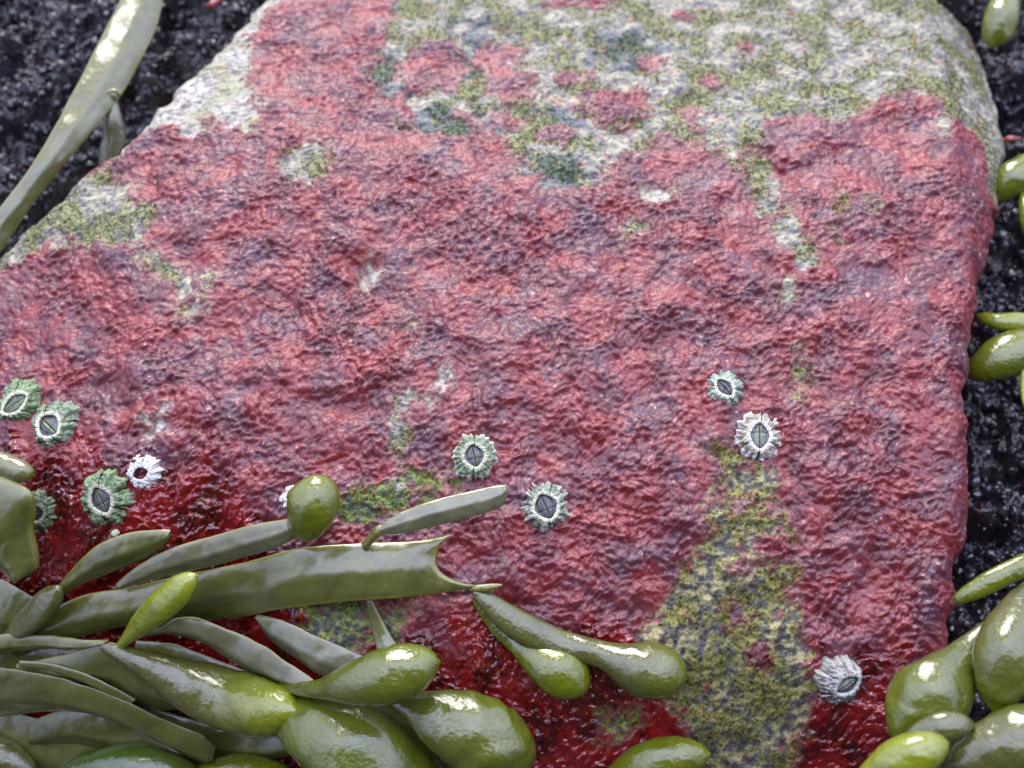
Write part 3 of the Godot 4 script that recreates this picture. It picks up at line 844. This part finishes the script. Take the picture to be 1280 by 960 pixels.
	add_blade(f, [V(-95.18, -38.67, 43.48), V(-86.05, -36.32, 43.89), V(-77.15, -34.65, 45.48), V(-68.86, -35.14, 48.64), V(-61.08, -37.65, 52.77)], [V(-97.9, -50.32, 54.47), V(-88.28, -47.27, 54.82), V(-80.51, -44.61, 54.48), V(-73.19, -43.73, 55.88), V(-66.18, -44.1, 58.41)], OLIVE, OLIVE, 1.0, 1.0)
	f = weed("olive strap tucked in from the biggest bladder to the mottled bladder", V(-16.94, -15.97, 48.63))
	add_blade(f, [V(-29.18, -15.34, 45.17), V(-22.76, -12.66, 45.91), V(-16.81, -13.74, 47.24), V(-10.88, -16.54, 50.3), V(-6.12, -21.37, 54.9)], [V(-29.45, -18.91, 48.73), V(-23.03, -17.05, 50.22), V(-18.24, -18.43, 51.78), V(-13.46, -20.88, 54.38), V(-9.87, -24.35, 58.07)], OLIVE, OLIVE, 1.0, 0.8)

	# lower right cluster
	f = weed("bladder with speckled sky shine on a long neck, lower right", V(60.41, -5.29, 47.05))
	add_pod(f, [[V(78.21, 6, 29.06), 1.13, 0.79, 0], [V(73.44, 6, 33.48), 1.23, 0.78, 0], [V(68.47, 6, 38.25), 1.55, 0.89, 0], [V(64.21, 6, 41.92), 1.98, 1.21, 0], [V(60.76, 6, 45.09), 3.16, 2.4, 0], [V(57.2, 6, 48.53), 4.86, 4.1, 0], [V(54.41, 5, 51.31), 4.53, 3.88, 0], [V(52.37, 4, 53.46), 2.59, 2.37, 0], [V(51.56, 3, 54.36), 0.43, 0.43, 0]], Color(0.09, 0.106, 0.016), PODC, "air_bladder", 0.35, 1.5)
	f = weed("smooth pear shaped bladder at the right edge, right of the speckled bladder", V(67.73, 6, 43.78))
	add_pod(f, [[V(77.98, 6, 30.23), 1.36, 1.02, 0], [V(72.86, 8, 35.4), 2.43, 1.77, 0], [V(69.53, 9, 39.56), 3.91, 3.04, 0], [V(66.41, 10, 44.13), 4.59, 3.84, 0], [V(65.11, 9, 47.63), 3.72, 3.19, 0], [V(64.48, 8, 50.38), 2.02, 1.81, 0], [V(64.14, 8, 51.73), 0.32, 0.32, 0]], OLIVE, PODC, "air_bladder", 0.3)
	f = weed("large olive bladder in the lower right corner", V(66.07, 8, 55.22))
	add_pod(f, [[V(56.76, 6, 58.69), 1.26, 0.95, 0], [V(58.86, 8, 57.75), 2.71, 2.08, 0], [V(62.86, 9, 56.59), 4.16, 3.32, 0], [V(67.34, 10, 55.53), 4.77, 3.94, 0], [V(73.16, 9, 54.36), 3.76, 3.14, 0], [V(76.34, 8, 53.69), 0.42, 0.42, 0]], OLIVE, PODC, "air_bladder", 0.4)
	f = weed("lime green pod cut by the bottom edge, lower right cluster", V(51.52, 10, 57.53))
	add_pod(f, [[V(43.44, 7, 62.6), 1.03, 0.83, 0], [V(46.32, 9, 60.07), 2.06, 1.54, 0], [V(49.59, 11, 58.26), 2.86, 2.35, 0], [V(52.51, 12, 57.12), 2.65, 2.24, 0], [V(54.76, 12, 56.43), 1.53, 1.33, 0], [V(55.82, 12, 56.13), 0.2, 0.2, 0]], LIME, LIME, "pod")
	f = weed("small flat pod squeezed between the speckled bladder and the lime pod", V(56.83, 8, 53.9))
	add_pod(f, [[V(51.06, 9, 55.48), 0.52, 0.42, 0], [V(52.98, 10, 54.52), 1.25, 0.73, 0], [V(55.65, 11, 53.98), 1.86, 1.03, 0], [V(58.18, 11, 53.67), 1.45, 0.93, 0], [V(60.01, 10, 53.41), 0.31, 0.31, 0]], OLIVE, OLIVE, "pod")
	f = weed("thin cylindrical leaf reaching in from the right edge towards the rock", V(71.32, -4, 30.66))
	add_pod(f, [[V(65.65, -5, 33.3), 0.47, 0.36, 0], [V(66.58, -4, 32.84), 1.06, 0.71, 0], [V(69.39, -3, 31.55), 1.53, 0.94, 0], [V(73.11, -2, 29.77), 1.65, 0.94, 0], [V(78.23, -2, 27.58), 1.54, 0.95, 0], [V(82.07, -2, 26.1), 0.48, 0.36, 0]], PODC, OLIVE, "pod", 0.8)

	# pods between the rock and the right edge
	f = weed("shiny oval pod at the right edge, beside the middle of the rock", V(84.19, -16, -12.49))
	add_pod(f, [[V(77.63, -17, -9.91), 0.41, 0.41, 0], [V(78.53, -16, -9.88), 1.65, 1.24, 0], [V(80.31, -14, -9.98), 2.99, 2.31, 0], [V(83.55, -13, -11.16), 3.8, 2.99, 0], [V(87.95, -13, -12.98), 3.55, 2.86, 0], [V(92.83, -14, -15.03), 1.1, 0.96, 0]], PODC, PODC, "pod")
	f = weed("narrow lime pod at the right edge, above the shiny oval pod", V(86.56, -17, -20.2))
	add_pod(f, [[V(81.96, -17, -21.31), 0.28, 0.28, 0], [V(82.71, -16, -20.3), 1.12, 0.84, 0], [V(84.92, -15, -18.98), 1.67, 1.25, 0], [V(89.07, -15, -18.82), 1.81, 1.39, 0], [V(95.15, -16, -19.35), 0.56, 0.56, 0]], LIME, LIME, "pod")
	f = weed("upright oval pod with a white shine in the top right corner", V(98.24, -18, -89.16))
	add_pod(f, [[V(95.27, -19, -82.69), 0.32, 0.32, 0], [V(95.52, -18, -83.45), 2.07, 1.59, 0], [V(96.44, -17, -85.41), 3.18, 2.54, 0], [V(97.57, -16, -88.6), 3.34, 2.71, 0], [V(100.07, -17, -94.48), 2.58, 2.1, 0], [V(102.55, -18, -100.07), 0.33, 0.33, 0]], PODC, PODC, "pod")
	f = weed("pale shining pod at the right edge, tucked beside the rock's upper right corner", V(92.63, -16, -49.16))
	add_pod(f, [[V(87.81, -19, -46.76), 0.9, 0.75, 0], [V(89.4, -17, -47.19), 2.52, 1.93, 0], [V(92.17, -15, -48.65), 3.24, 2.51, 0], [V(96.34, -15, -51.31), 2.96, 2.37, 0], [V(101.46, -16, -54.36), 0.45, 0.45, 0]], PODC, PODC, "pod")
	f = weed("sliver of a lime pod at the right edge, under the pale shining pod", V(92.89, -14, -39.15))
	add_pod(f, [[V(93.59, -15, -45.84), 0.29, 0.29, 0], [V(93.35, -14, -42.57), 1.45, 1.16, 0], [V(93.46, -14, -39.15), 1.88, 1.44, 0], [V(93.05, -14, -35.28), 1.15, 1, 0], [V(93.19, -15, -33.89), 0.29, 0.29, 0]], PODC, LIME, "pod")
	f = weed("upright sliver of a lime blade at the right edge, below the shiny oval pod", V(85.57, -12, -5.6))
	add_pod(f, [[V(87.45, -12, -13.09), 0.27, 0.27, 0], [V(86.37, -12, -9.31), 0.54, 0.4, 0], [V(85.57, -12, -5.6), 0.67, 0.53, 0], [V(85.19, -12, -2.66), 0.53, 0.4, 0], [V(85.2, -12, -0.49), 0.26, 0.26, 0]], LIME, LIME, "pod")

	# upper left strap
	f = weed("long grey olive strap running down the upper left corner past the rock", V(-79.39, -12, -63.44))
	add_blade(f, [V(-66.34, -14, -109.55), V(-68.14, -13, -97.84), V(-68.37, -12, -88.64), V(-68.86, -12, -81.23), V(-70.46, -11, -72.99), V(-72.76, -11, -65.25), V(-75.49, -10, -58.25), V(-80.18, -10, -49.54), V(-85.56, -11, -40.59), V(-89.02, -12, -33.7), V(-93.11, -13, -26.15)], [V(-75.35, -12, -107.51), V(-75.95, -11, -95.91), V(-76, -10, -86.81), V(-77.87, -9, -77.05), V(-79.89, -8, -66.37), V(-81.71, -8, -59.96), V(-82.7, -8, -56.01), V(-86, -8, -46.22), V(-90.3, -9, -38.6), V(-93.4, -10, -34.11), V(-97.27, -11, -26.59)], OLIVE, EDGE, 1.3, 0.4)
	add_pod(f, [[V(-74.4, -10, -65.2), 0.6, 0.45, 0], [V(-74.24, -10, -64.09), 1.19, 0.89, 0], [V(-74.49, -11, -62.66), 1.19, 0.74, 0], [V(-74.24, -12, -59.77), 1.79, 1.04, 0], [V(-74.33, -14, -57.26), 2.24, 1.19, 0], [V(-75.45, -16, -54.54), 2.1, 1.2, 0], [V(-76.95, -18, -52.34), 0.9, 0.6, 0]], PALE, PALE, "side_blade")
	add_pod(f, [[V(-75.39, -9.6, -63.59), 0.3, 0.3, 0], [V(-74.67, -9.4, -64.17), 0.52, 0.45, 0], [V(-73.65, -9.4, -64.35), 0.52, 0.45, 0], [V(-72.67, -9.8, -63.93), 0.3, 0.3, 0]], EDGE, EDGE, "node")


# ---------------------------------------------------------------- barnacles
var shell_m: StandardMaterial3D
var lid_m: StandardMaterial3D


func barnacle(label: String, x: float, z: float, r: float, how: Dictionary) -> void:
	var y := macro(x, z) + 1.5 * rock_swell.get_noise_2d(x, z) + 0.25
	var base := Vector3(x, y, z)
	var o := thing("barnacle", label, "barnacle", base, "barnacles on the red rock")
	var n: Vector3 = macro_normal(x, z) + how.get("lean", Vector3.ZERO)
	n = n.normalized()
	var side := Vector3.RIGHT.rotated(Vector3.UP, deg_to_rad(how.get("turn", 0.0)))
	side = (side - n * side.dot(n)).normalized()
	o.transform = tilt * Transform3D(Basis(side, n, side.cross(n)), base * MM)
	rng.seed = how.get("seed", 1)
	var shade := noise(rng.randi() % 1000, 0.55, 3)
	var tall: float = r * how.get("tall", 0.38)
	var a: float = r * how.get("open", 0.5)           # half length of the opening along the slit
	var b: float = a * how.get("slim", 0.78)
	var off := Vector3(how.get("off", Vector2.ZERO).x, 0, how.get("off", Vector2.ZERO).y) * r
	var ground: Color = how.get("color", Color(0.17, 0.22, 0.13))
	var second: Color = how.get("second", Color(0.10, 0.13, 0.06))
	var lip: Color = how.get("lip", Color(0.55, 0.53, 0.38))
	var foot: Color = how.get("foot", ground)
	var ribs: float = how.get("ribs", 17.0)
	var rib_depth: float = how.get("rib_depth", 0.06)
	var cuts := []
	var at := rng.randf() * 0.5
	for k in 6:
		cuts.append(at)
		at += TAU / 6.0 * rng.randf_range(0.82, 1.18)
	cuts.append(cuts[0] + TAU)
	var phase := rng.randf() * TAU
	for k in 6:
		var gap := 0.022
		var t0: float = cuts[k] + gap
		var t1: float = cuts[k + 1] - gap
		var push := rng.randf_range(0.92, 1.08)
		var across := 22
		var down := 20
		var v := PackedVector3Array()
		var c := PackedColorArray()
		for i in down:
			var s := float(i) / (down - 1)              # 0 inside the opening, 0.22 at the lip, 1 at the foot
			for j in across:
				var u := float(j) / (across - 1)
				var ang := lerpf(t0, t1, u)
				var cx := absf(cos(ang)) / a
				var cz := absf(sin(ang)) / b
				var ro := 1.0 / pow(pow(cx, 1.5) + pow(cz, 1.5), 1.0 / 1.5)
				var dir := Vector3(cos(ang), 0, sin(ang))
				var bulge := sin(u * PI)
				var rib := 0.65 * sin(ang * ribs + phase + 3.0 * shade.get_noise_2d(ang * 3.0, 5.0)) + 0.9 * shade.get_noise_2d(cos(ang) * 9.0, sin(ang) * 9.0 + 3.0)
				var out := r * push * (0.97 + 0.06 * bulge) * (1.0 + rib_depth * rib + 0.16 * shade.get_noise_2d(cos(ang) * 4.0, sin(ang) * 4.0))
				var p: Vector3
				if s < 0.22:
					var q := s / 0.22
					p = dir * ro * lerpf(0.86, 1.0, q) + Vector3.UP * tall * lerpf(0.45, 1.0, q)
				else:
					var q := (s - 0.22) / 0.78
					var mid := lerpf(ro + 0.10 * r * smoothstep(0.0, 0.12, q), out, pow(q, 0.85))
					p = dir * mid + Vector3.UP * tall * (1.0 - 0.85 * pow(q, 1.25) - 0.55 * smoothstep(0.86, 1.0, q))
					p += (dir * 0.5 + Vector3.UP) * r * (0.04 * rib * rib_depth * 12.0 * smoothstep(0.1, 0.7, q) + 0.10 * shade.get_noise_3dv(p * 2.2) * smoothstep(0.0, 0.3, q))
					p -= Vector3.UP * r * 0.06 * (1.0 - smoothstep(0.0, 0.10, minf(u, 1.0 - u))) * smoothstep(0.05, 0.3, q)
				p += off * clampf(1.0 - maxf(0.0, s - 0.22) / 0.78, 0.0, 1.0)
				v.append(p * MM)
				var nz := shade.get_noise_3dv(p * 1.6)
				var col := ground.lerp(second, smoothstep(-0.15, 0.35, nz - 0.25 * rib))
				col = col.lerp(lip, (1.0 - smoothstep(0.03, 0.09, absf(s - 0.22))) * 0.95)
				col = col.lerp(foot, smoothstep(0.72, 0.9, s + 0.06 * rib))
				if s < 0.12:
					col = Color(0.05, 0.05, 0.05)
				c.append(col)
		var ix := PackedInt32Array()
		var nn := PackedVector3Array()
		for i in down:
			for j in across:
				var e := v[i * across + mini(j + 1, across - 1)] - v[i * across + maxi(j - 1, 0)]
				var d := v[mini(i + 1, down - 1) * across + j] - v[maxi(i - 1, 0) * across + j]
				nn.append(d.cross(e).normalized())
				if i < down - 1 and j < across - 1:
					var q := i * across + j
					ix.append_array([q, q + 1, q + across, q + 1, q + across + 1, q + across])
		part("shell_plate", arrays_mesh(v, nn, c, ix), shell_m, o)
	if how.get("empty", false):
		return
	# four lid plates that close the opening, a slit between the two pairs
	var lid: Color = how.get("lid", Color(0.085, 0.085, 0.09))
	var slit: Color = how.get("slit", Color(0.16, 0.19, 0.06))
	for s in [-1.0, 1.0]:
		for pair in 2:
			var from := -0.97 if pair == 0 else 0.275
			var to := 0.265 if pair == 0 else 0.95
			var v := PackedVector3Array()
			var c := PackedColorArray()
			var nn := PackedVector3Array()
			var ix := PackedInt32Array()
			var along := 12
			var over := 9
			for i in along:
				var t := lerpf(from, to, float(i) / (along - 1))
				var edge := b * pow(maxf(1.0 - pow(absf(t), 1.5), 0.0), 1.0 / 1.5) * 0.93
				for j in over:
					var u := float(j) / (over - 1)
					var w := lerpf(0.004 * r, maxf(edge, 0.006 * r), u)
					var hgt := tall * (0.62 + 0.34 * (1.0 - u) * (1.0 - 0.5 * t * t)) + 0.03 * r * sin(u * 14.0 + t * 3.0) * u
					if j == 0:
						hgt -= 0.10 * r
					if i == (0 if pair == 0 else along - 1):
						hgt -= 0.07 * r
					elif i == (along - 1 if pair == 0 else 0):
						hgt -= 0.02 * r
					v.append((Vector3(t * a * 0.95, hgt, s * w) + off) * MM)
					var nz := shade.get_noise_3dv(v[-1] / MM * 2.0)
					c.append(lid.lerp(lid * 0.55, smoothstep(-0.2, 0.3, nz)).lerp(slit, (1.0 - smoothstep(0.0, 0.35, u)) * how.get("slit_amount", 0.6)))
			for i in along:
				for j in over:
					var e := v[i * over + mini(j + 1, over - 1)] - v[i * over + maxi(j - 1, 0)]
					var d := v[mini(i + 1, along - 1) * over + j] - v[maxi(i - 1, 0) * over + j]
					var q := e.cross(d).normalized()
					nn.append(q if q.y > 0.0 else -q)
					if i < along - 1 and j < over - 1:
						var k := i * over + j
						if s > 0.0:
							ix.append_array([k, k + over, k + 1, k + 1, k + over, k + over + 1])
						else:
							ix.append_array([k, k + 1, k + over, k + 1, k + over + 1, k + over])
			part("lid_plate", arrays_mesh(v, nn, c, ix), lid_m, o)


var rock_swell := noise(11, 0.04, 3)


func build_barnacles() -> void:
	shell_m = material("barnacle_shell", 0.55, 0.5)
	relief(shell_m, noise_texture(71, 0.05, 4, 256), 120.0, 0.25)
	lid_m = material("barnacle_lid", 0.35, 0.55)
	var green := Color(0.17, 0.24, 0.12)
	var moss := Color(0.07, 0.11, 0.035)
	var white := Color(0.60, 0.58, 0.54)
	barnacle("green barnacle at the left edge, left of an equally green one", -79.08, 0.12, 3.61, {"seed": 1, "color": green, "second": moss, "turn": 28.0, "open": 0.65, "slim": 0.66, "off": Vector2(-0.12, 0.22), "ribs": 9.0, "lid": Color(0.12, 0.15, 0.10)})
	barnacle("green barnacle touching the one at the left edge, on its right side", -72.09, 4.88, 3.93, {"seed": 2, "color": Color(0.20, 0.25, 0.17), "second": moss, "turn": -40.0, "open": 0.56, "slim": 0.85, "off": Vector2(0.05, 0.15), "ribs": 8.0, "slit": Color(0.14, 0.20, 0.04), "slit_amount": 0.9})
	barnacle("knobbly green barnacle just below the small white one", -62.67, 16.88, 4.1, {"seed": 3, "color": green, "second": moss, "turn": -72.0, "open": 0.53, "slim": 0.78, "off": Vector2(-0.05, 0.05), "ribs": 7.0, "rib_depth": 0.08})
	barnacle("green barnacle half hidden behind the lobed receptacle at the left edge", -74.39, 17.59, 3.4, {"seed": 4, "color": Color(0.15, 0.19, 0.11), "second": moss, "turn": 10.0, "ribs": 8.0})
	barnacle("small bright white empty barnacle", -56.75, 13.12, 2.71, {"seed": 5, "color": white, "second": Color(0.62, 0.59, 0.54), "lip": white, "foot": white, "turn": 20.0, "open": 0.49, "slim": 0.75, "off": Vector2(-0.15, 0.12), "tall": 0.32, "ribs": 10.0, "empty": true})
	barnacle("white barnacle mostly hidden behind the round bladder", -33.39, 17.6, 2.07, {"seed": 6, "color": white, "second": Color(0.6, 0.57, 0.5), "lip": white, "foot": white, "tall": 0.32, "ribs": 10.0, "empty": true})
	barnacle("green barnacle with white beaded foot and diamond lid, above the pale side leaf", -5.77, 11.54, 3.44, {"seed": 7, "color": Color(0.20, 0.25, 0.15), "second": Color(0.11, 0.15, 0.09), "foot": Color(0.46, 0.48, 0.40), "turn": -78.0, "open": 0.53, "slim": 0.86, "ribs": 23.0, "rib_depth": 0.05, "lip": Color(0.45, 0.45, 0.30)})
	barnacle("star shaped grey green barnacle, right of the tip of the pale side leaf", 4.99, 18.9, 3.65, {"seed": 8, "color": Color(0.27, 0.30, 0.23), "second": Color(0.10, 0.13, 0.08), "foot": Color(0.36, 0.38, 0.33), "turn": -68.0, "open": 0.56, "slim": 0.88, "off": Vector2(0.08, 0.0), "ribs": 15.0, "rib_depth": 0.10, "lid": Color(0.07, 0.07, 0.075), "slit": Color(0.17, 0.20, 0.15)})
	barnacle("grey green barnacle, upper of the close pair on the right half of the rock", 33.14, 0.54, 3.13, {"seed": 9, "color": Color(0.26, 0.32, 0.24), "second": Color(0.15, 0.19, 0.14), "foot": Color(0.20, 0.24, 0.20), "turn": -52.0, "open": 0.53, "slim": 0.68, "off": Vector2(0.05, 0.06), "ribs": 14.0, "rib_depth": 0.06, "slit_amount": 0.1})
	barnacle("white beaded barnacle with a lemon shaped opening, lower of the close pair on the right", 38.01, 8.3, 3.83, {"seed": 10, "color": Color(0.36, 0.33, 0.27), "second": Color(0.20, 0.18, 0.12), "foot": Color(0.70, 0.70, 0.70), "lip": Color(0.60, 0.57, 0.50), "turn": 88.0, "open": 0.55, "slim": 0.72, "off": Vector2(-0.05, 0.0), "ribs": 19.0, "rib_depth": 0.06, "lid": Color(0.17, 0.18, 0.16), "slit": Color(0.18, 0.26, 0.06)})
	barnacle("tall white ribbed barnacle leaning right, near the bottom right of the rock", 48.5, 43.53, 3.35, {"seed": 11, "color": Color(0.34, 0.33, 0.30), "second": Color(0.14, 0.14, 0.12), "foot": Color(0.27, 0.27, 0.24), "lip": Color(0.52, 0.52, 0.46), "turn": 42.0, "open": 0.58, "slim": 0.62, "off": Vector2(0.22, 0.14), "tall": 0.75, "ribs": 12.0, "rib_depth": 0.09, "lean": Vector3(0.12, 0, 0.10), "lid": Color(0.20, 0.21, 0.18)})


func build_small_things() -> void:
	var bead := thing("shell_fragment", "tiny cream shell fragment beside the tip of the cut leaf", "shell", V(-61.56, -8.94, 21.49))
	part("shell", pod(V(-61.56, -8.94, 21.49), [[V(-62.24, -8.82, 21.66), 0.12, 0.12, 0], [V(-61.78, -8.51, 21.63), 0.5, 0.5, 0], [V(-61.24, -8.34, 21.56), 0.62, 0.5, 0], [V(-60.78, -8.42, 21.53), 0.12, 0.12, 0]], Color(0.55, 0.52, 0.33), Color(0.55, 0.52, 0.33), 0.9, 24, 16), shell_m, bead)
	var red := Color(0.22, 0.02, 0.012)
	var scrap := thing("red_seaweed_scrap", "small red weed scrap on the grit at the top, left of the rock", "seaweed", V(-63.13, -26, -100.17))
	part("flake", blade(V(-63.13, -26, -100.17), [V(-64.77, -26, -99.74), V(-63.41, -25, -100.13), V(-61.84, -26, -102.36)], [V(-64.5, -27, -99.78), V(-62.56, -26, -99.52), V(-61.34, -27, -101.96)], red, red, 0.5, 0.5, 24), weed_m, scrap)
	scrap = thing("red_seaweed_scrap", "small red weed scrap at the right, above the pale shining pod", "seaweed", V(95.92, -20, -61.31))
	part("flake", blade(V(95.92, -20, -61.31), [V(94.57, -20, -61.5), V(95.59, -19, -61.51), V(97.99, -20, -61.69)], [V(94.56, -20, -60.56), V(95.51, -19, -60.2), V(97.89, -20, -61.12)], red, red, 0.5, 0.4, 24), weed_m, scrap)


func _ready() -> void:
	rng.seed = 7
	# camera
	var cam := Camera3D.new()
	cam.name = "camera"
	add_child(cam)
	var eye := tilt * (Vector3(0, sin(deg_to_rad(65.0)), cos(deg_to_rad(65.0))) * 0.19)
	cam.look_at_from_position(eye, Vector3.ZERO, Vector3.UP)
	var lens := CameraAttributesPhysical.new()
	lens.frustum_focal_length = 38.0
	lens.frustum_focus_distance = 0.183
	lens.exposure_aperture = 18.0
	lens.frustum_near = 0.01
	lens.frustum_far = 200.0
	cam.attributes = lens
	cam.near = 0.01
	cam.far = 200.0
	cam.fov = rad_to_deg(2.0 * atan(12.0 / 38.0))
	cam.current = true
	# overcast sky, brightest overhead, and the veiled sun beyond the rock
	var env := Environment.new()
	env.background_mode = Environment.BG_SKY
	var sky := ProceduralSkyMaterial.new()
	sky.sky_top_color = Color(0.84, 0.86, 1.0)
	sky.sky_horizon_color = Color(0.36, 0.38, 0.46)
	sky.sky_curve = 1.0
	sky.sky_energy_multiplier = 1.5
	sky.ground_bottom_color = Color(0.12, 0.12, 0.13)
	sky.ground_horizon_color = Color(0.3, 0.3, 0.32)
	sky.sun_angle_max = 5.0
	env.sky = Sky.new()
	env.sky.sky_material = sky
	env.tonemap_mode = Environment.TONE_MAPPER_LINEAR
	env.tonemap_exposure = 2.4
	env.sdfgi_enabled = true
	env.ssao_enabled = true
	env.ssil_enabled = true
	var world := WorldEnvironment.new()
	world.name = "world"
	world.environment = env
	add_child(world)
	var sun := DirectionalLight3D.new()
	sun.name = "sun"
	sun.light_energy = 0.5
	sun.light_color = Color(1.0, 0.98, 0.98)
	sun.light_angular_distance = 30.0
	sun.shadow_enabled = true
	add_child(sun)
	sun.look_at_from_position(Vector3(-0.14, 0.86, -0.72), Vector3.ZERO, Vector3.UP)

	build_ground()
	build_boulder()
	build_rock()
	build_gravel()
	build_weed()
	build_barnacles()
	build_small_things()
